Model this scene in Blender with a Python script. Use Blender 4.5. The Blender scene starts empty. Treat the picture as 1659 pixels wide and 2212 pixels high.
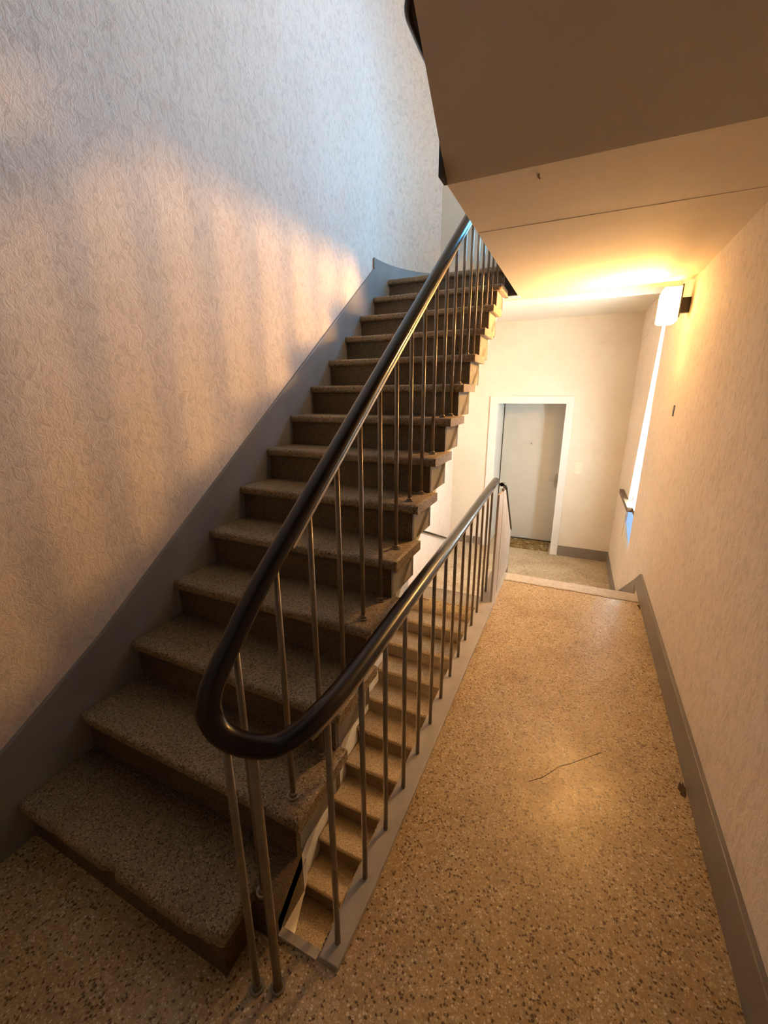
import bpy, math, random
from mathutils import Vector, Matrix
random.seed(7)
SC = bpy.context.scene
COL = SC.collection

# ------------------------------------------------------------------ camera, world, exposure
F_PX, PITCH, YAW, ROLL, EYE = 896.57, 0.2761, 0.4344, -0.0047, 1.6343
fw = Vector((-math.sin(YAW)*math.cos(PITCH), math.cos(YAW)*math.cos(PITCH), -math.sin(PITCH)))
rt = Vector((math.cos(YAW), math.sin(YAW), 0)); up = rt.cross(fw)
r2 = math.cos(ROLL)*rt + math.sin(ROLL)*up; u2 = -math.sin(ROLL)*rt + math.cos(ROLL)*up
cd = bpy.data.cameras.new('camera'); cam = bpy.data.objects.new('camera', cd); COL.objects.link(cam)
cd.sensor_fit = 'VERTICAL'; cd.sensor_height = 24; cd.lens = F_PX/2212*24
cd.shift_x = 6.41/2212; cd.shift_y = -1.4/2212; cd.clip_start = .02
cam.matrix_world = Matrix(((r2.x, u2.x, -fw.x, 0), (r2.y, u2.y, -fw.y, 0), (r2.z, u2.z, -fw.z, EYE), (0, 0, 0, 1)))
SC.camera = cam
SC.view_settings.view_transform = 'Standard'; SC.view_settings.look = 'None'
SC.view_settings.gamma = 1; SC.view_settings.exposure = 0.65
SC.view_settings.use_curve_mapping = False
w = bpy.data.worlds.new('world'); SC.world = w; w.use_nodes = True
w.node_tree.nodes['Background'].inputs[0].default_value = (.42, .62, 1, 1)
w.node_tree.nodes['Background'].inputs[1].default_value = .25

LAMP_W, LAMP_SIDE, LAMP_COL = 600.0, 15.0, (1.0, .53, .16)         # the opal wall lamp
WIN_LOW, WIN_LOW_COL = 27.0, (.80, .95, 1.0)    # frosted pane of the landing window
WIN_LOW_BLUE = (.30, .58, 1.0)
WIN_UP, WIN_UP_COL = 27.0, (.09, .49, 1.0)       # frosted pane of the upper window
LAMP2_W, LAMP2_COL = 150.0, (1.0, .64, .30)
UP_FILL_W = 84.0        # lamp one storey down, and an unseen fill added one storey up

# ------------------------------------------------------------------ material helpers
def newmat(name):
    m = bpy.data.materials.new(name); m.use_nodes = True
    nt = m.node_tree; b = nt.nodes['Principled BSDF']
    return m, nt, b
def N(nt, typ, **kw):
    n = nt.nodes.new(typ)
    for k, v in kw.items():
        if k in n.inputs: n.inputs[k].default_value = v
        else: setattr(n, k, v)
    return n
def pos(nt, scale=(1, 1, 1), rot=(0, 0, 0)):
    g = N(nt, 'ShaderNodeNewGeometry'); mp = N(nt, 'ShaderNodeMapping')
    mp.inputs['Scale'].default_value = scale; mp.inputs['Rotation'].default_value = rot
    nt.links.new(g.outputs['Position'], mp.inputs['Vector']); return mp.outputs[0]
def ramp(nt, fac, stops):
    r = N(nt, 'ShaderNodeValToRGB'); e = r.color_ramp.elements
    while len(e) < len(stops): e.new(.5)
    for el, (p_, c) in zip(e, stops):
        el.position = p_; el.color = (*c, 1)
    nt.links.new(fac, r.inputs[0]); return r.outputs[0]
def mix(nt, fac, a, b, typ='MIX'):
    m = N(nt, 'ShaderNodeMix', data_type='RGBA', blend_type=typ)
    if isinstance(fac, (int, float)): m.inputs[0].default_value = fac
    else: nt.links.new(fac, m.inputs[0])
    for s, v in ((6, a), (7, b)):
        if isinstance(v, tuple): m.inputs[s].default_value = (*v, 1)
        else: nt.links.new(v, m.inputs[s])
    return m.outputs[2]
def bump(nt, b, h, strength, dist=.01):
    bp = N(nt, 'ShaderNodeBump'); bp.inputs['Strength'].default_value = strength; bp.inputs['Distance'].default_value = dist
    nt.links.new(h, bp.inputs['Height']); nt.links.new(bp.outputs[0], b.inputs['Normal'])

def plaster(name, c1, c2, strokes=(1, 1, 1), strength=.5, dist=.012, sc=14, rough=.85, amt=.65):
    """trowelled plaster: short worm-like strokes, blotchy paint"""
    m, nt, b = newmat(name)
    v = pos(nt, strokes)
    n1 = N(nt, 'ShaderNodeTexNoise', Scale=sc, Detail=4, Roughness=.66, Distortion=.9); nt.links.new(v, n1.inputs['Vector'])
    n2 = N(nt, 'ShaderNodeTexNoise', Scale=2.1, Detail=3); nt.links.new(pos(nt), n2.inputs['Vector'])
    n3 = N(nt, 'ShaderNodeTexNoise', Scale=sc*5, Detail=3); nt.links.new(v, n3.inputs['Vector'])
    base = mix(nt, ramp(nt, n2.outputs[0], [(.3, (0, 0, 0)), (.7, (1, 1, 1))]), c1, c2)
    st = ramp(nt, n1.outputs[0], [(.36, (.66, .63, .61)), (.50, (.93, .92, .92)), (.62, (1.0, 1.0, 1.0))])
    nt.links.new(mix(nt, amt, base, st, 'MULTIPLY'), b.inputs['Base Color'])
    b.inputs['Roughness'].default_value = rough
    ad = N(nt, 'ShaderNodeMath', operation='MULTIPLY_ADD'); ad.inputs[1].default_value = .25
    nt.links.new(n3.outputs[0], ad.inputs[0]); nt.links.new(n1.outputs[0], ad.inputs[2])
    bump(nt, b, ad.outputs[0], strength, dist)
    return m
def terrazzo(name, pal, cell, rough, dirt=(.55, .42, .28), dirt_amt=.5):
    """stone chips in cement: pal = [(position, colour)...]"""
    m, nt, b = newmat(name)
    v = pos(nt)
    vo = N(nt, 'ShaderNodeTexVoronoi', Scale=1/cell); nt.links.new(v, vo.inputs['Vector'])
    vd = N(nt, 'ShaderNodeTexVoronoi', Scale=1/cell, feature='DISTANCE_TO_EDGE'); nt.links.new(v, vd.inputs['Vector'])
    sep = N(nt, 'ShaderNodeSeparateColor'); nt.links.new(vo.outputs['Color'], sep.inputs[0])
    chips = ramp(nt, sep.outputs[0], pal)
    for n_ in nt.nodes:
        if n_.type == 'VALTORGB': n_.color_ramp.interpolation = 'CONSTANT'
    edge = ramp(nt, vd.outputs[0], [(.03, (1, 1, 1)), (.16, (0, 0, 0))])
    col = mix(nt, edge, chips, pal[1][1])
    fine = N(nt, 'ShaderNodeTexVoronoi', Scale=2.7/cell); nt.links.new(v, fine.inputs['Vector'])
    s2 = N(nt, 'ShaderNodeSeparateColor'); nt.links.new(fine.outputs['Color'], s2.inputs[0])
    col = mix(nt, .35, col, ramp(nt, s2.outputs[1], [(0, (.45, .40, .34)), (.5, (1, 1, 1)), (1, (1.2, 1.2, 1.15))]), 'MULTIPLY')
    nb = N(nt, 'ShaderNodeTexNoise', Scale=3.0, Detail=4, Roughness=.6); nt.links.new(v, nb.inputs['Vector'])
    dm = ramp(nt, nb.outputs[0], [(.42, (0, 0, 0)), (.72, (dirt_amt,)*3)])
    col = mix(nt, dm, col, mix(nt, 1.0, col, dirt, 'MULTIPLY'))
    nt.links.new(col, b.inputs['Base Color'])
    rr = ramp(nt, nb.outputs[0], [(.3, (rough,)*3), (.75, (min(1, rough+.22),)*3)])
    nt.links.new(rr, b.inputs['Roughness'])
    bump(nt, b, s2.outputs[0], .06, .002)
    return m
def paint(name, col, rough=.4, metal=0, var=.12, coat=0, sc=6):
    m, nt, b = newmat(name)
    n = N(nt, 'ShaderNodeTexNoise', Scale=sc, Detail=5, Roughness=.65); nt.links.new(pos(nt), n.inputs['Vector'])
    lo = tuple(c*(1-var) for c in col); hi = tuple(min(1, c*(1+var)) for c in col)
    nt.links.new(ramp(nt, n.outputs[0], [(.3, lo), (.7, hi)]), b.inputs['Base Color'])
    b.inputs['Roughness'].default_value = rough; b.inputs['Metallic'].default_value = metal
    if coat: b.inputs['Coat Weight'].default_value = coat; b.inputs['Coat Roughness'].default_value = .12
    bump(nt, b, n.outputs[0], .08, .004)
    return m
def emit(name, col, s, base=(.9, .9, .88)):
    m, nt, b = newmat(name)
    n = N(nt, 'ShaderNodeTexNoise', Scale=30, Detail=2); nt.links.new(pos(nt), n.inputs['Vector'])
    b.inputs['Base Color'].default_value = (*base, 1)
    nt.links.new(ramp(nt, n.outputs[0], [(.3, tuple(.96*c for c in col)), (.7, col)]), b.inputs['Emission Color'])
    b.inputs['Emission Strength'].default_value = s
    return m

M = {}
M['wall_l'] = plaster('trowelled_plaster', (.80, .69, .595), (.86, .75, .66), (1, 1.0, .75), .55, .011, 33, amt=.5)
M['wall_r'] = plaster('trowelled_plaster_corridor', (.74, .645, .53), (.80, .70, .58), (1, 1.2, .60), .50, .011, 30, amt=.5)
M['cream'] = plaster('smooth_cream_plaster', (.70, .645, .54), (.75, .70, .60), (1, 1, 1), .12, .006, 9, amt=.12)
M['ceil'] = plaster('ceiling_plaster', (.62, .53, .41), (.66, .57, .45), (1, 1, 1), .06, .004, 6, amt=.10)
M['terr'] = terrazzo('terrazzo_floor', [(0, (.13, .075, .03)), (.15, (.46, .33, .165)), (.40, (.57, .425, .225)), (.72, (.68, .53, .31)), (.90, (.80, .68, .48))], .0075, .23)
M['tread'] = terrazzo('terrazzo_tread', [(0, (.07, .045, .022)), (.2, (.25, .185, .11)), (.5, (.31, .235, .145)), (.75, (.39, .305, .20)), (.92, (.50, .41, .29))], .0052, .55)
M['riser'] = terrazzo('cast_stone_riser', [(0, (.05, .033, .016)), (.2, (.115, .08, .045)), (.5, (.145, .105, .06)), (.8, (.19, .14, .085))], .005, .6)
M['land'] = terrazzo('terrazzo_landing', [(0, (.20, .14, .08)), (.15, (.46, .37, .24)), (.5, (.55, .45, .31)), (.8, (.66, .57, .42))], .010, .35)
M['nosing'] = paint('cement_nosing', (.50, .44, .36), .6, var=.2, sc=25)
M['grey'] = paint('grey_oil_paint', (.27, .255, .245), .42, var=.14, sc=4)
M['greyr'] = paint('brown_grey_skirting', (.20, .175, .15), .42, var=.14, sc=4)
M['greyb'] = paint('grey_metal_paint', (.40, .37, .34), .45, var=.12, sc=8)
M['rail'] = paint('dark_handrail', (.009, .004, .003), .26, var=.3, sc=10); M['rail'].node_tree.nodes['Principled BSDF'].inputs['Specular IOR Level'].default_value = .35
M['steel'] = paint('brown_grey_steel', (.23, .185, .14), .36, metal=.35, var=.2, sc=20)
M['bar'] = paint('flat_steel_bar', (.34, .28, .21), .4, metal=.3, var=.15, sc=15)
M['door'] = paint('door_paint', (.56, .55, .50), .45, var=.05, sc=3)
M['frame'] = paint('frame_paint', (.70, .71, .68), .5, var=.04, sc=5)
M['white'] = paint('white_plastic', (.82, .76, .62), .4, var=.03)
M['chip'] = paint('broken_cement', (.075, .045, .02), .9, var=.4, sc=60)
M['dark'] = paint('dark_metal', (.02, .018, .015), .4, var=.2)
M['chrome'] = paint('brushed_metal', (.55, .54, .52), .3, metal=1, var=.08)
M['sillwood'] = paint('sill_brown', (.10, .06, .03), .5, var=.2, sc=12)
M['lamp'] = emit('opal_glass_lit', LAMP_COL, LAMP_W)
M['lamp_side'] = emit('opal_glass_side', LAMP_COL, LAMP_SIDE)
M['hall'] = emit('opal_glass_other_storeys', LAMP2_COL, LAMP2_W)
M['upper'] = emit('upper_fill_lamp', LAMP2_COL, UP_FILL_W)
M['pane_low'] = emit('frosted_pane', WIN_LOW_COL, WIN_LOW)
M['pane_blue'] = emit('clear_pane_sky', WIN_LOW_BLUE, .60, (.03, .04, .05))
M['pane_up'] = emit('frosted_pane_upper', WIN_UP_COL, WIN_UP)

# ------------------------------------------------------------------ mesh helpers
class MB:
    def __init__(s): s.v = []; s.f = []; s.m = []
    def add(s, vs, fs, mi=0):
        o = len(s.v); s.v += [tuple(a) for a in vs]; s.f += [tuple(i+o for i in f) for f in fs]
        s.m += [mi]*len(fs)
    def box(s, a, b, mi=0, top=None):
        (x0, y0, z0), (x1, y1, z1) = a, b
        vs = [(x0, y0, z0), (x1, y0, z0), (x1, y1, z0), (x0, y1, z0), (x0, y0, z1), (x1, y0, z1), (x1, y1, z1), (x0, y1, z1)]
        s.add(vs, [(0, 3, 2, 1), (0, 1, 5, 4), (1, 2, 6, 5), (2, 3, 7, 6), (3, 0, 4, 7)], mi)
        s.add(vs, [(4, 5, 6, 7)], mi if top is None else top)
    def prism(s, poly, axis, a, b, mi=0):
        """poly in the two other axes (in order), extruded along axis from a to b"""
        def P(u, v, w_):
            return {'x': (w_, u, v), 'y': (u, w_, v), 'z': (u, v, w_)}[axis]
        n = len(poly)
        vs = [P(u, v, a) for u, v in poly] + [P(u, v, b) for u, v in poly]
        fs = [tuple(range(n)), tuple(range(2*n-1, n-1, -1))] + [(i, (i+1) % n, n+(i+1) % n, n+i) for i in range(n)]
        s.add(vs, fs, mi)
    def tube(s, p0, p1, r, n=10, r1=None, mi=0):
        p0, p1 = Vector(p0), Vector(p1); d = (p1-p0).normalized()
        a = d.orthogonal().normalized(); b = d.cross(a); r1 = r if r1 is None else r1
        vs = [p0+(a*math.cos(t)+b*math.sin(t))*r for t in [2*math.pi*i/n for i in range(n)]]
        vs += [p1+(a*math.cos(t)+b*math.sin(t))*r1 for t in [2*math.pi*i/n for i in range(n)]]
        s.add(vs, [(i, (i+1) % n, n+(i+1) % n, n+i) for i in range(n)] + [tuple(range(n-1, -1, -1)), tuple(range(n, 2*n))], mi)
    def sweep(s, pts, sec, cap=True, mi=0):
        """sec: (side, up) offsets; side horizontal, up perpendicular to the path"""
        pts = [Vector(p) for p in pts]; n = len(sec); o = []
        side_prev = None
        for i, p in enumerate(pts):
            t = (pts[min(i+1, len(pts)-1)]-pts[max(i-1, 0)]).normalized()
            sd = t.cross(Vector((0, 0, 1)))
            sd = sd.normalized() if sd.length > .25 else side_prev
            if side_prev is not None and sd.dot(side_prev) < 0: sd = -sd
            side_prev = sd; u = sd.cross(t).normalized()
            o += [p+sd*a+u*b for a, b in sec]
        fs = [(i*n+j, i*n+(j+1) % n, (i+1)*n+(j+1) % n, (i+1)*n+j) for i in range(len(pts)-1) for j in range(n)]
        if cap: fs += [tuple(range(n-1, -1, -1)), tuple(range((len(pts)-1)*n, len(pts)*n))]
        s.add(o, fs, mi)
    def build(s, name, mats, parent=None, smooth=False, bevel=0):
        me = bpy.data.meshes.new(name); me.from_pydata(s.v, [], s.f)
        for m in (mats if isinstance(mats, (list, tuple)) else [mats]): me.materials.append(m)
        for p_, mi in zip(me.polygons, s.m): p_.material_index = mi
        import bmesh
        bm = bmesh.new(); bm.from_mesh(me); bmesh.ops.recalc_face_normals(bm, faces=bm.faces); bm.to_mesh(me); bm.free()
        if smooth:
            for p_ in me.polygons: p_.use_smooth = len(p_.vertices) == 4
        o = bpy.data.objects.new(name, me); COL.objects.link(o)
        if parent: o.parent = parent
        if bevel:
            bv = o.modifiers.new('bevel', 'BEVEL'); bv.width = bevel; bv.segments = 2; bv.limit_method = 'ANGLE'
        return o
def tag(o, label=None, cat=None, group=None, kind=None):
    for k, v in (('label', label), ('category', cat), ('group', group), ('kind', kind)):
        if v: o[k] = v
    return o
def empty(name, loc=(0, 0, 0)):
    o = bpy.data.objects.new(name, None); COL.objects.link(o); o.location = loc; o.empty_display_size = .1; return o
def struct(o, label=None): return tag(o, label, kind='structure')
def dup(o, parent, off=(0, 0, 0)):
    c = o.copy(); COL.objects.link(c); c.parent = parent; c.location = Vector(o.location)+Vector(off); return c
def catmull(P, k=8):
    P = [Vector(p) for p in P]; out = []
    for i in range(len(P)-1):
        a, b, c, d = P[max(i-1, 0)], P[i], P[i+1], P[min(i+2, len(P)-1)]
        for j in range(k):
            t = j/k
            out.append(.5*((2*b)+(c-a)*t+(2*a-5*b+4*c-d)*t*t+(3*b-a-3*c+d)*t**3))
    return out+[P[-1]]

# ------------------------------------------------------------------ dimensions
T, R = .255, .1876
XL, XE = -1.736, -.634           # wall face, outer tread ends
Y1 = .5025                       # first nosing
XS = -.67                        # plaster side of the flight
NS = 14
ZT = NS*R                        # stair head level
ZB = -.745                       # door landing level
YC = 3.79                        # end of the corridor
YF = 6.5                         # far wall
def xr(y):                       # face of the right wall
    return .599+(y-.2)*.0095 if y < 4 else .635-(y-4)*.006
ZTOP, YBACK = 6.3, -1.7
W1 = (4.78, 5.42, 0.0, 2.27); W1T = 4.92; W2 = (-.25, .58, 2.80, 4.0)

# ------------------------------------------------------------------ structure
b = MB()
b.box((XL, YBACK, -.2), (.60, .68, 0), 1, 0)
b.prism([(.68, -.2), (.68, .02), (.83, .115), (.83, .02)], 'x', XL, XS-.001, 1)
XG0, XG1 = -.452, -.430
b.add([(-.535, .68, -.2), (.60, .68, -.2), (.64, YC-.17, -.2), (-.565, YC-.17, -.2), (-.535, .68, 0), (.60, .68, 0), (.64, YC-.17, 0), (-.565, YC-.17, 0)],
      [(0, 3, 2, 1), (0, 1, 5, 4), (1, 2, 6, 5), (2, 3, 7, 6), (3, 0, 4, 7)], 1)
b.add([(-.535, .68, 0), (.60, .68, 0), (.64, YC-.17, 0), (-.565, YC-.17, 0)], [(0, 1, 2, 3)], 0)
fl = struct(b.build('floor', [M['terr'], M['cream']]), 'ochre terrazzo corridor floor with glossy worn patches')
def blot(name, cx, cy, rx, ry, seed):
    rr = random.Random(seed); n = 18
    b = MB(); ps = [(cx+rx*math.cos(6.283*i/n)*rr.uniform(.6, 1.15), cy+ry*math.sin(6.283*i/n)*rr.uniform(.6, 1.15)) for i in range(n)]
    b.prism(ps, 'z', -.004, .0012); return b.build(name, M['chip'], fl)
blot('broken_edge', .582, 1.79, .016, .05, 1); blot('broken_edge', .612, 3.54, .014, .05, 2)
cr = [(-.02, 1.56), (.031, 1.604), (.07, 1.655), (.10, 1.70), (.141, 1.732), (.20, 1.79), (.278, 1.865)]
b = MB(); b.prism([(x, y+.0012) for x, y in cr]+[(x, y-.0012) for x, y in cr[::-1]], 'z', -.004, .0010); b.build('crack', M['chip'], fl)
ed = [(-.56+i*1.2/30, YC-.175+random.uniform(-.008, .006)) for i in range(31)]
b = MB(); b.prism([(x, y+.0035) for x, y in ed]+[(x, y-.0035) for x, y in ed[::-1]], 'z', -.004, .0012); b.build('crack', M['chip'], fl)
b = MB(); b.box((-1.9, 4.35, ZB-.2), (.66, 7.2, ZB)); struct(b.build('floor', M['land']), 'pale terrazzo landing floor in front of the grey door')
b = MB(); b.box((-1.9, YBACK, ZB-14*R-.2), (.66, 4.35, ZB-14*R)); struct(b.build('floor', M['land']), 'terrazzo floor one storey down under the lower flight')
# cement nosing at the end of the corridor
b = MB(); b.prism([(-.565, YC-.17), (.64, YC-.17), (.64, YC), (-.565, YC)], 'z', -.2, .003)
struct(b.build('trim_1', M['nosing'], bevel=.012), 'pale cement nosing strip where the corridor drops to the door landing')
# light nosing along the near edge of the stair opening
b = MB(); b.box((-.70, .665, -.06), (-.53, .69, .012)); struct(b.build('trim_2', M['nosing'], bevel=.005), 'narrow pale edge strip at the near end of the stair opening')

# left wall: flat along the flight, rounded at the stair head
b = MB()
b.box((XL-.25, YBACK, -3.6), (XL, 3.6, ZTOP))
b.box((XL-.25, 3.6, -3.6), (XL, YF, 2.46))
CURVE = []
for i in range(25):                                   # quarter round into the stair head wall
    a = i/24; ang = a*math.radians(62)
    CURVE.append((XL+.80*(1-math.cos(ang))*.86, 3.60+.80*math.sin(ang)*1.06))
poly = CURVE + [(CURVE[-1][0], 4.62), (-2.0, 4.62), (-2.0, 3.60)]
b.prism(poly, 'z', 2.46, ZTOP)
o = b.build('wall_left', M['wall_l']); struct(o, 'rough trowelled plaster wall beside the flight, bluish at the stair head')
# stair head wall, faces the viewer
b = MB(); yh = CURVE[-1][1]-.002
b.box((CURVE[-1][0], yh, 2.46), (W2[0], 4.62, ZTOP)); b.box((W2[1], yh, 2.46), (.70, 4.62, ZTOP)); b.box((W2[0], yh, 2.46), (W2[1], 4.62, W2[2])); b.box((W2[0], yh, W2[3]), (W2[1], 4.62, ZTOP))
struct(b.build('wall_stairhead', M['cream']), 'cream wall above the stair head, facing down the flight')
# right wall with two window openings
b = MB()
def wseg(y0, y1, z0, z1):
    b.prism([(xr(y0), y0), (xr(y0)+.3, y0), (xr(y1)+.3, y1), (xr(y1), y1)], 'z', z0, z1)
wseg(YBACK, 4.0, -3.6, ZTOP)
wseg(4.0, W1[0], -3.6, ZTOP); wseg(W1[0], W1[1], -.95, W1[2]); wseg(W1[0], W1[1], W1[3], ZTOP); wseg(W1[1], YF, -.95, W1[2]); wseg(W1[1], YF, W1[3], ZTOP); b.prism([(W1[1], W1[2]), (YF, W1[2]), (YF, W1[3]), (W1T, W1[3])], 'x', xr(5.6), xr(5.6)+.3)
struct(b.build('wall_right', M['wall_r']), 'trowelled plaster corridor wall on the right with the lamp')
# far wall with the door recess
DX0, DX1, DZ = -1.10, -.150, 1.50
b = MB()
b.box((-2.0, YF, ZB-.2), (DX0, YF+.7, 2.7)); b.box((DX1, YF, ZB-.2), (.95, YF+.7, 2.7)); b.box((DX0, YF, DZ), (DX1, YF+.7, 2.7)); b.box((DX0, YF+.64, ZB-.2), (DX1, YF+.8, DZ))
struct(b.build('wall_far', M['cream']), 'cream wall around the grey door')
b = MB(); b.box((-2.0, YBACK-.2, -3.6), (.95, YBACK, ZTOP)); struct(b.build('wall_back', M['wall_r']), 'plaster wall behind the viewer')
b = MB(); b.box((-2.0, 4.35, -3.6), (.95, 4.6, ZB-.2)); struct(b.build('wall_basement', M['cream']), 'cream wall below the door landing')
# soffits
b = MB(); b.box((-.55, 1.80, 2.400), (.64, 2.344, 2.62)); b.box((-.55, 2.344, 2.3985), (.64, 3.87, 2.62))
struct(b.build('ceiling', M['ceil']), 'low ceiling slab over the corridor, lit amber by the wall lamp')
b = MB(); b.box((-1.9, 4.40, 2.60), (.95, YF+.1, 2.80)); b.box((-.6, 3.87, 2.60), (.95, 4.40, 2.80)); struct(b.build('ceiling', M['cream']), 'pale ceiling of the door landing beyond the corridor slab')
b = MB(); b.box((XL, 3.90, 2.47), (-.60, 4.42, ZT-.046)); b.box((-.68, 3.885, 2.41), (-.545, 3.915, 2.75), 1); struct(b.build('ceiling', [M['cream'], M['dark']]), 'underside of the stair head landing with its shaded end face painted dark')  # dark board closes the gap, its colour standing in for shade on the end face
b = MB(); b.box((-2.0, YBACK-.2, ZTOP), (.95, 4.7, ZTOP+.2)); struct(b.build('ceiling', M['ceil']), 'top ceiling of the stairwell')

# baseboards: stair string on the left wall
def string(name, dy, dz, label, nz=NS, ext=True):
    b = MB()
    z = lambda y: R*(1+(y-Y1)/T)
    ya, yb = Y1-.28, Y1+(nz-1)*T-.13
    pts = [(ya-.5, -.0), (ya-.5, .13), (ya+.02, .13)] + [(yb, z(yb)+.205), (yb+.18, ZT+.125)] if dz == 0 else [(ya, -.0), (ya, .14), (yb+.2, z(yb+.2)+.205)]
    if dz == 0:
        pts = [(YBACK, 0), (YBACK, .15), (Y1-.55, .15), (Y1-.10, z(Y1-.10)+.235), (Y1+.4, z(Y1+.4)+.18), (yb, z(yb)+.20), (yb+.10, ZT-.1), (yb-.1, z(yb)-.25), (Y1+.2, 0)]
    else:
        pts = [(ya, 0), (ya, .18), (yb+.3, z(yb+.3)+.2), (yb+.3, z(yb+.3)-.3), (Y1+.2, 0)]
    b.prism([(y+dy, zz+dz) for y, zz in pts], 'x', XL-.01, XL+.016)
    return struct(b.build(name, M['grey'], bevel=.004), label)
string('baseboard_left', 0, 0, 'grey painted stair string climbing the left wall')
string('baseboard_left', 4.35-(Y1+13*T), -.74-14*R, 'grey painted string beside the lower flight')
# string carried round the stair head corner
b = MB()
inn = [(x+.016, y-.004) for x, y in CURVE]; out = [(x-.02, y+.02) for x, y in CURVE]
b.prism(inn+out[::-1], 'z', ZT-.25, ZT+.125)
b.box((CURVE[-1][0], CURVE[-1][1]-.018, ZT), (.62, CURVE[-1][1]+.01, ZT+.125))
struct(b.build('baseboard_stairhead', M['grey']), 'grey skirting round the stair head corner')
# right skirting: level, then a diagonal down to the door landing
b = MB()
def skirt(pts, y0):
    n = len(pts)
    vs = [(xr(y)-.018, y, z) for y, z in pts]+[(xr(y)+.01, y, z) for y, z in pts]
    b.add(vs, [tuple(range(n)), tuple(range(2*n-1, n-1, -1))]+[(i, (i+1) % n, n+(i+1) % n, n+i) for i in range(n)])
skirt([(YBACK, 0), (3.99, 0.0), (3.99, .06), (3.80, .178), (YBACK, .172)], 0)
skirt([(3.99, 0.0-.6), (5.13, -.745), (YF, -.745), (YF, -.60), (5.10, -.60), (3.99, .06)], 0)
struct(b.build('baseboard_right', M['greyr'], bevel=.004), 'grey skirting along the right wall, dropping diagonally to the landing')
b = MB(); b.box((.0-.055, YF-.018, ZB), (.62, YF+.01, ZB+.155)); struct(b.build('baseboard_far', M['greyr'], bevel=.004), 'grey skirting between the door and the corner')
b = MB(); b.box((-1.736, YF-.018, ZB), (-1.215, YF+.01, ZB+.12)); struct(b.build('baseboard_far', M['greyr'], bevel=.004), 'grey skirting left of the grey door')

# ------------------------------------------------------------------ staircases
def tread_mesh(x0, x1, chips=(), seed=0):
    """stone slab with rounded nosing at y=0, top at z=0"""
    th = .045; rd = .016
    prof = [(T+.05, 0), (rd, 0)] + [(rd-rd*math.sin(a), -rd+rd*math.cos(a)) for a in (.4, .8, 1.2, math.pi/2)] + [(0, -th+rd)] + \
           [(rd-rd*math.cos(a), -th+rd-rd*math.sin(a)) for a in (.4, .8, 1.2, math.pi/2)] + [(T+.05, -th)]
    rnd = random.Random(seed)
    xs = [x0+(x1-x0)*i/44 for i in range(45)]
    n = len(prof); b = MB(); vs = []
    for i, x in enumerate(xs):
        wob = rnd.uniform(-.0012, .0012)
        for y, z in prof:
            dy = dz = 0
            if y < .03:
                dy = wob
                for cx, cw, cdep in chips:
                    k = max(0, 1-abs(x-cx)/cw)
                    dy += cdep*k*(1 if z > -.03 else .7)
                    dz -= .3*cdep*k if z > -.02 else 0
            xx = x
            vs.append((xx, y+dy, z+dz))
    fs = [(i*n+j, i*n+(j+1) % n, (i+1)*n+(j+1) % n, (i+1)*n+j) for i in range(len(xs)-1) for j in range(n)]
    fs += [tuple(range(n)), tuple(range(len(xs)*n-1, (len(xs)-1)*n-1, -1))]
    b.add(vs, fs); return b
def riser_mesh(x0, x1, xs):
    """riser face set back under the nosing, plaster side with a moulded return"""
    b = MB()
    b.box((x0, .028, -R), (xs, T+.05, -.045))
    b.box((xs, .05, -R+.0), (x1-.006, T+.02, -.0455), 1)
    return b
def make_stair(name, label, dy=0, dz=0, own_first=True, proto=None):
    st = empty(name, (XL+.5, Y1+dy, dz)); tag(st, label, 'staircase')
    base = Vector(st.location)
    first = None
    out = []
    for k in range(1, NS+1):
        loc = Vector((0, Y1+(k-1)*T+dy, k*R+dz))-Vector((0, base.y, base.z))-Vector((base.x, 0, 0))
        if k == 1 and own_first:
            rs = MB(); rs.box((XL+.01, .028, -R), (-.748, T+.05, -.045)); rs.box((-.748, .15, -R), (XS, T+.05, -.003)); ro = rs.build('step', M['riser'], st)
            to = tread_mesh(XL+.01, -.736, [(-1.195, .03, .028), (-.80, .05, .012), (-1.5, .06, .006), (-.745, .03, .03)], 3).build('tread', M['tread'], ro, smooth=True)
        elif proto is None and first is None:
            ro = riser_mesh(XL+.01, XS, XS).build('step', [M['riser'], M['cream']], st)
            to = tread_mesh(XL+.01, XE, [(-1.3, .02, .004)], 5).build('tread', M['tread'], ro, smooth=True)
            first = (ro, to)
        else:
            src = first or proto
            ro = src[0].copy(); COL.objects.link(ro); ro.parent = st
            to = src[1].copy(); COL.objects.link(to); to.parent = ro; to.location = (0, 0, 0)
        ro.location = loc
        out.append(ro)
    # the raking slab under the steps
    b = MB()
    y0, y1 = Y1+.18, Y1+NS*T-.2
    zc = lambda y: R*(y-Y1)/T
    y2 = Y1+NS*T
    b.prism([(Y1+.17, zc(Y1+.17)-.115), (Y1+.17, zc(Y1+.17)-.06), (y2-.02, zc(y2-.02)-.06), (y2+.02, zc(y2)-.06), (y2+.02, zc(y2)-.15), (y2-.04, zc(y2-.04)-.115)], 'x', XL+.004, XS)
    o = b.build('raking_slab', M['cream'], st); o.location = Vector((0, dy, dz))-base
    return st, (first or proto)
st, proto = make_stair('staircase', 'brown terrazzo flight of fourteen steps climbing beside the left wall')
st2, _ = make_stair('staircase', 'lower flight seen through the gap beside the corridor railing', 4.35-(Y1+13*T), -.74-14*R, own_first=False, proto=proto)
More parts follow.
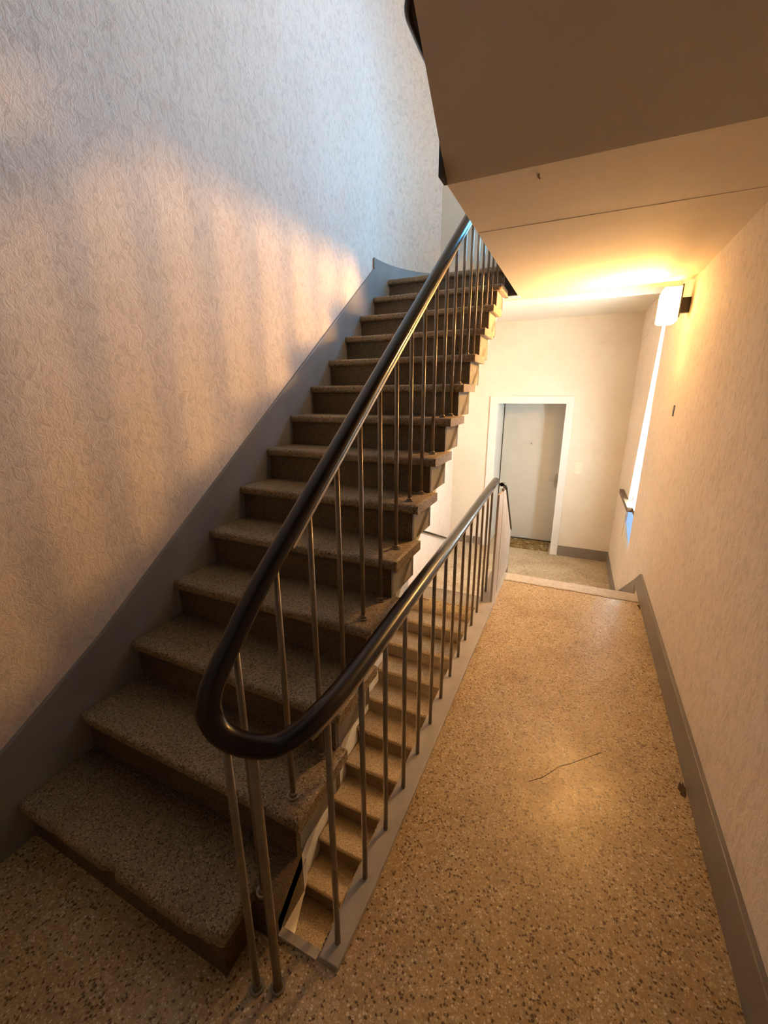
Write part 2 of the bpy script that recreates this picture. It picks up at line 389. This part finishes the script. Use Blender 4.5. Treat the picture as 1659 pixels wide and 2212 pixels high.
# short flight from the corridor down to the door landing
sf = empty('staircase', (.1, YC+.4, ZB)); tag(sf, 'short flight of steps dropping from the corridor end to the door landing', 'staircase')
for k in range(1, 4):
    b = MB(); b.box((-.44, YC+.005+(k-1)*.28, -.94), (.60, YC+k*.28, -R*k-.04)); o = b.build('step', M['riser'], sf); o.location = -Vector(sf.location)
    t_ = MB(); t_.box((-.45, YC+.005+(k-1)*.28, -R*k-.04), (.60, YC+k*.28+.02, -R*k)); t_.build('tread', M['land'], o, bevel=.006)
# flight above: rises towards the viewer, only its raking underside shows
uf = empty('staircase', (0, 1.8, 2.4)); tag(uf, 'raking brown underside of the flight above the corridor', 'staircase')
SL = .79
b = MB(); b.prism([(1.80, 2.400), (-.9, 2.4+2.7*SL), (-.9, 2.4+2.7*SL+.22), (1.80, 2.62)], 'x', -.55, .595)
o = b.build('raking_slab', M['ceil'], uf); o.location = -Vector(uf.location)
for k in range(10):
    b = MB(); y = 1.8-k*.255; b.box((-.54, y-.255, 2.52+(k+1)*.2015), (.59, y, 2.60+(k+1)*.2015)); o = b.build('step', M['riser'], uf); o.location = -Vector(uf.location)
b = MB(); b.box((-.5, YBACK, 4.6), (.6, -.75, 4.78)); struct(b.build('ceiling', M['ceil']), 'landing slab high above the viewer')

# ------------------------------------------------------------------ railing
sec = [(.030*math.cos(a), .024*math.sin(a)+.004) for a in [2*math.pi*i/16 for i in range(16)]]
barsec = [(-.017, -.030), (.017, -.030), (.017, -.020), (-.017, -.020)]
rail = empty('stair_railing', (-.592, .548, 0)); RB = Vector(rail.location)
tag(rail, 'dark handrail on brown steel balusters, curving round from the flight to the corridor edge', 'railing')
def zs(y): return 1.043+.7357*(y-.6065)
def xgal(y): return -.489-(y-.725)*.0225
def zgal(y): return .868+(y-.7)*.028
YGE = 3.42
P = [(-.70, 3.95, zs(3.9)), (-.70, 3.8, zs(3.8)), (-.70, 2.6, zs(2.6)), (-.70, 1.4, zs(1.4)), (-.70, .95, zs(.95)), (-.70, .757, 1.152), (-.70, .662, 1.066), (-.70, .607, 1.015), (-.698, .567, .970), (-.688, .548, .925), (-.655, .547, .885),
     (-.61, .567, .857), (-.56, .602, .843), (-.522, .641, .855), (-.498, .702, .872), (xgal(.86), .86, zgal(.86)), (xgal(1.3), 1.3, zgal(1.3)), (xgal(2.2), 2.2, zgal(2.2)), (xgal(YGE), YGE, zgal(YGE))]
path = catmull(P, 7)
b = MB(); b.sweep(path, sec); o = b.build('handrail', M['rail'], rail, smooth=True); o.location = -RB
b = MB(); b.sweep(path[:31], barsec); o = b.build('flat_bar', M['bar'], rail); o.location = -RB
i0 = next(i for i, p_ in enumerate(path) if i > 60 and p_.x > -.52 and p_.y > .66)
b = MB(); b.sweep(path[i0:], barsec); o = b.build('flat_bar', M['bar'], rail); o.location = -RB
BR = .0092
def baluster(x, y, z0, z1, foot=True, r=BR):
    b = MB(); b.tube((0, 0, z0), (0, 0, z1), r, 10)
    o = b.build('baluster', M['steel'], rail, smooth=True); o.location = Vector((x, y, 0))-RB
    if foot:
        f = MB(); f.tube((0, 0, z0), (0, 0, z0+.008), .021, 14); f.tube((0, 0, z0+.008), (0, 0, z0+.02), .015, 12, r1=.0095)
        f.build('foot_collar', M['steel'], o, smooth=True)
    return o
k = 0
while True:
    y = .66+.1705*k; k += 1
    if y > 3.9: break
    n = min(NS, int((y-Y1)/T)+1)
    x = -.705
    baluster(x, y, (n*R if n > 1 else R)-.002, zs(y)-.026)
baluster(-.598, .574, 0, .845, True, .012)
baluster(-.652, .549, 0, .872, True, .010)
# gallery balusters on the plate
ys = [.725, .918, 1.101, 1.293, 1.481, 1.68, 1.88, 2.08, 2.285, 2.49, 2.69, 2.89, 3.09, 3.27]
for y in ys: baluster(xgal(y)-.0, y, .018, zgal(y)-.026, False)
b = MB()
pl = [(-.523, .672), (-.459, .672), (-.452, .9), (-.447, 2.5), (-.440, 3.72), (-.585, 3.72), (-.553, 2.5), (-.528, .9)]
b.prism(pl, 'z', -.045, .020); o = b.build('base_plate', M['greyb'], rail, bevel=.003); o.location = -RB
# end panel that rakes down beside the short flight
pr_ = empty('railing_panel', (-.50, 3.6, 0)); PB = Vector(pr_.location)
tag(pr_, 'grey sheet panel with raking dark rail at the far end of the corridor railing', 'railing')
b = MB(); b.prism([(3.10, .0), (3.93, .0), (3.93, .37), (3.40, zgal(3.40)-.06), (3.10, zgal(3.1)-.03)], 'x', -.478, -.462)
o = b.build('sheet_panel', M['greyb'], pr_); o.location = -PB
b = MB(); b.sweep([(-.475, 3.24, zgal(3.33)+.012), (-.472, 3.32, zgal(3.33)), (-.470, 3.42, zgal(3.4)-.05), (-.470, 3.93, .40), (-.470, 3.96, .375)], [(a*.55, c*.6) for a, c in sec]); o = b.build('handrail', M['rail'], pr_, smooth=True); o.location = -PB
for y in (3.30, 3.93):
    b = MB(); b.box((-.480, y, -.1), (-.460, y+.02, zgal(y)-.03 if y < 3.5 else .40)); o = b.build('post', M['greyb'], pr_); o.location = -PB

# rail end and post of the flight above
ur = empty('stair_railing', (-.56, 1.72, 2.4)); UB = Vector(ur.location)
tag(ur, 'dark rounded rail end poking past the edge of the flight above', 'railing')
b = MB()
pts = catmull([(-.553, 1.50, 2.80), (-.575, 1.505, 2.785), (-.60, 1.535, 2.765), (-.603, 1.60, 2.757), (-.598, 1.75, 2.748), (-.575, 1.95, 2.742), (-.56, 2.1, 2.74)], 6)
b.sweep(pts, [(a*.8, c*.8) for a, c in sec]); o = b.build('handrail', M['rail'], ur, smooth=True); o.location = -UB
b = MB(); b.box((-.562, 1.725, 2.40), (-.549, 1.80, 2.585)); o = b.build('post', M['dark'], ur); o.location = -UB
b = MB(); b.tube((-.58, 1.9, 2.742), (-.548, 1.9, 2.742), .01); o = b.build('bracket', M['dark'], ur); o.location = -UB

# ------------------------------------------------------------------ door
d = empty('door_1', ((DX0+DX1)/2, YF, ZB)); struct(d, 'pale grey flush door set back in a wide painted frame'); DB = Vector(d.location)
YD = YF+.56
b = MB(); b.box((DX0+.03, YD, ZB+.012), (DX1-.02, YD+.045, DZ-.02)); o = b.build('door_leaf', M['door'], d, bevel=.003); o.location = -DB
h = MB(); h.tube((-.20, YD, .30), (-.20, YD-.05, .30), .009); h.tube((-.20, YD-.05, .30), (-.31, YD-.05, .30), .010); h.build('handle', M['chrome'], o, smooth=True)
h = MB(); h.box((-.225, YD-.006, .18), (-.175, YD, .40)); h.build('handle_plate', M['chrome'], o, bevel=.003)
h = MB(); h.tube((-.62, YD, .86), (-.62, YD-.008, .86), .014); h.build('peephole', M['chrome'], o)
b = MB()
for (x0, x1, z0, z1) in ((DX0-.105, DX0+.012, ZB, DZ+.09), (DX1-.012, DX1+.088, ZB, DZ+.09), (DX0+.012, DX1-.012, DZ-.012, DZ+.09)):
    b.box((x0, YF-.022, z0), (x1, YF+.03, z1))
b.box((DX0-.001, YF+.03, ZB), (DX0+.012, YD+.08, DZ)); b.box((DX1-.012, YF+.03, ZB), (DX1+.001, YD+.08, DZ)); b.box((DX0+.012, YF+.03, DZ-.012), (DX1-.012, YD+.08, DZ+.001))
o = b.build('door_frame', M['frame'], d, bevel=.004); o.location = -DB
b = MB(); b.box((DX0+.01, YD-.03, ZB), (DX1-.01, YD+.08, ZB+.011)); o = b.build('threshold', M['dark'], d); o.location = -DB

# doormat with a patterned weave
m, nt, bs = newmat('patterned_mat')
v = pos(nt)
vo = N(nt, 'ShaderNodeTexVoronoi', Scale=9); nt.links.new(v, vo.inputs['Vector'])
wv = N(nt, 'ShaderNodeTexNoise', Scale=7, Detail=2, Distortion=3); nt.links.new(v, wv.inputs['Vector'])
c_ = ramp(nt, wv.outputs[0], [(.36, (.05, .03, .015)), (.46, (.30, .17, .04)), (.56, (.12, .10, .03)), (.66, (.42, .34, .22))])
nt.links.new(c_, bs.inputs['Base Color']); bs.inputs['Roughness'].default_value = .95
b = MB(); b.box((-.93, 6.56, ZB), (-.20, 7.0, ZB+.014)); tag(b.build('doormat', m, bevel=.004), 'small patterned brown and ochre doormat in front of the grey door', 'doormat')

# ------------------------------------------------------------------ light switch, lamp, marks
s = empty('light_switch', (.09, YF, .59)); tag(s, 'cream double rocker light switch on the wall right of the door', 'light switch')
b = MB(); b.box((-.055, -.012, -.085), (.055, 0, .085)); b.build('plate', M['white'], s, bevel=.004)
for z in (-.04, .04):
    b = MB(); b.box((-.04, -.022, z-.033), (.04, -.011, z+.033)); b.build('rocker', M['white'], s, bevel=.004)
lm = empty('wall_lamp', (.60, 3.8, 2.22)); tag(lm, 'glowing opal box lamp on the right corridor wall under the ceiling', 'lamp'); LB = Vector(lm.location)
b = MB(); b.box((.452, 3.72, 2.11), (.555, 3.90, 2.335)); o = b.build('opal_shade', M['lamp_side'], lm, bevel=.012); o.location = -LB
b = MB(); b.box((.445, 3.735, 2.12), (.452, 3.885, 2.31)); o = b.build('opal_front', M['lamp'], lm, bevel=.002); o.location = -LB
b = MB(); b.box((.555, 3.735, 2.14), (.566, 3.885, 2.35)); b.box((.566, 3.83, 2.18), (xr(3.8)+.004, 3.875, 2.28)); o = b.build('mount_plate', M['dark'], lm, bevel=.004); o.location = -LB
for (y, z, mk, lab) in ((2.5, 4.4, 'upper', 'unseen fill lamp added on the right wall of the flight above'), (3.1, -1.25, 'hall', 'opal box lamp on the right wall one storey down, below the corridor floor')):  # the upper one is an unseen fill, added to warm the upper walls
    hl = empty('wall_lamp', (xr(y), y, z)); tag(hl, lab, 'lamp')
    b = MB(); b.box((-.16, -.09, -.11), (-.05, .09, .11)); b.build('opal_shade', M[mk], hl, bevel=.012)
    b = MB(); b.box((-.05, -.075, -.09), (.004, .075, .09)); b.build('mount_plate', M['dark'], hl)
b = MB(); b.box((xr(3.73)-.004, 3.705, 1.465), (xr(3.73)+.01, 3.75, 1.545)); tag(b.build('wall_anchor', M['dark'], bevel=.004), 'small dark slot-shaped anchor in the right wall below the lamp', 'anchor')
b = MB(); b.tube((-.227, 1.865, 2.401), (-.227, 1.865, 2.392), .005); b.tube((-.227, 1.865, 2.392), (-.220, 1.868, 2.386), .003); tag(b.build('ceiling_hook', M['bar']), 'tiny brown hook in the low ceiling near its front edge', 'hook')
wr = empty('wall_handrail', (-1.72, 5.5, -.4)); tag(wr, 'thin dark rail on the left wall past the lower flight', 'handrail'); WB = Vector(wr.location)
b = MB(); b.tube((-1.70, 4.95, -.11), (-1.70, 6.15, -.60), .013); o = b.build('rod', M['dark'], wr, smooth=True); o.location = -WB
for t in (.1, .9):
    y = 4.95+1.2*t; z = -.11-.49*t; b = MB(); b.tube((-1.74, y, z), (-1.70, y, z), .008); o = b.build('bracket', M['dark'], wr); o.location = -WB

# ------------------------------------------------------------------ windows
def window(name, W, mats, label, tilt, sill=True):
    y0, y1, z0, z1 = W
    wd = empty(name, (xr(y0), (y0+y1)/2, z0)); struct(wd, label); O = Vector(wd.location)
    xa = xr((y0+y1)/2)
    def part(nm, b, m, par=None, bev=0):
        o = b.build(nm, m, par or wd, bevel=bev)
        if par is None: o.location = -O
        return o
    return wd, xa, part
wd, xa, part = window('window_1', W1, None, 'tall landing window in the right wall, bright frosted pane above a brown sill', .08)
y0, y1, z0, z1 = W1
zs_ = .47
yl = lambda z: y1+(W1T-y1)*(z-z0)/(z1-z0)            # the far jamb leans
b = MB(); b.prism([(y0, zs_), (yl(zs_), zs_), (yl(z1), z1), (y0, z1)], 'x', xa+.06, xa+.07); part('frosted_pane', b, M['pane_low'])
b = MB(); b.prism([(y0, z0), (y1, z0+.20), (yl(zs_-.05), zs_-.05), (y0, zs_-.05)], 'x', xa+.02, xa+.03); part('lower_pane', b, M['pane_blue'])
b = MB(); b.prism([(y0, z0), (y1, z0), (y1, z0+.20)], 'x', xa+.004, xa+.12); part('apron', b, M['cream'])
b = MB(); b.box((xa-.05, y0+.14, zs_-.05), (xa, y0+1.1, zs_)); b.box((xa, y0, zs_-.05), (xa+.16, yl(zs_), zs_)); part('sill', b, M['sillwood'], bev=.004)
b = MB(); b.prism([(yl(zs_)-.03, zs_), (yl(zs_), zs_), (yl(z1), z1), (yl(z1)-.03, z1)], 'x', xa+.04, xa+.10); b.box((xa+.04, y0, z1-.03), (xa+.10, W1T, z1)); part('window_frame', b, M['frame'])
b = MB(); b.box((xa+.16, y0-.1, z0-.1), (xa+.2, y1+.1, z1+.1)); part('outer_shutter', b, M['frame'])
x0, x1, z0, z1 = W2; YH = CURVE[-1][1]
wd = empty('window_2', ((x0+x1)/2, YH, z0)); struct(wd, 'frosted stair head window behind the corridor ceiling slab'); O = Vector(wd.location)
b = MB(); b.box((x0+.04, YH+.06, z0+.04), (x1-.04, YH+.075, z1-.04)); o = b.build('frosted_pane', M['pane_up'], wd); o.location = -O
b = MB()
for a, c in (((x0, z0), (x1, z0+.04)), ((x0, z1-.04), (x1, z1)), ((x0, z0+.04), (x0+.04, z1-.04)), ((x1-.04, z0+.04), (x1, z1-.04)), (((x0+x1)/2-.02, z0+.04), ((x0+x1)/2+.02, z1-.04))):
    b.box((a[0], YH+.03, a[1]), (c[0], YH+.1, c[1]))
o = b.build('window_frame', M['frame'], wd); o.location = -O
b = MB(); b.box((x0-.05, YH+.31, z0-.05), (x1+.05, YH+.35, z1+.05)); o = b.build('outer_shutter', M['frame'], wd); o.location = -O
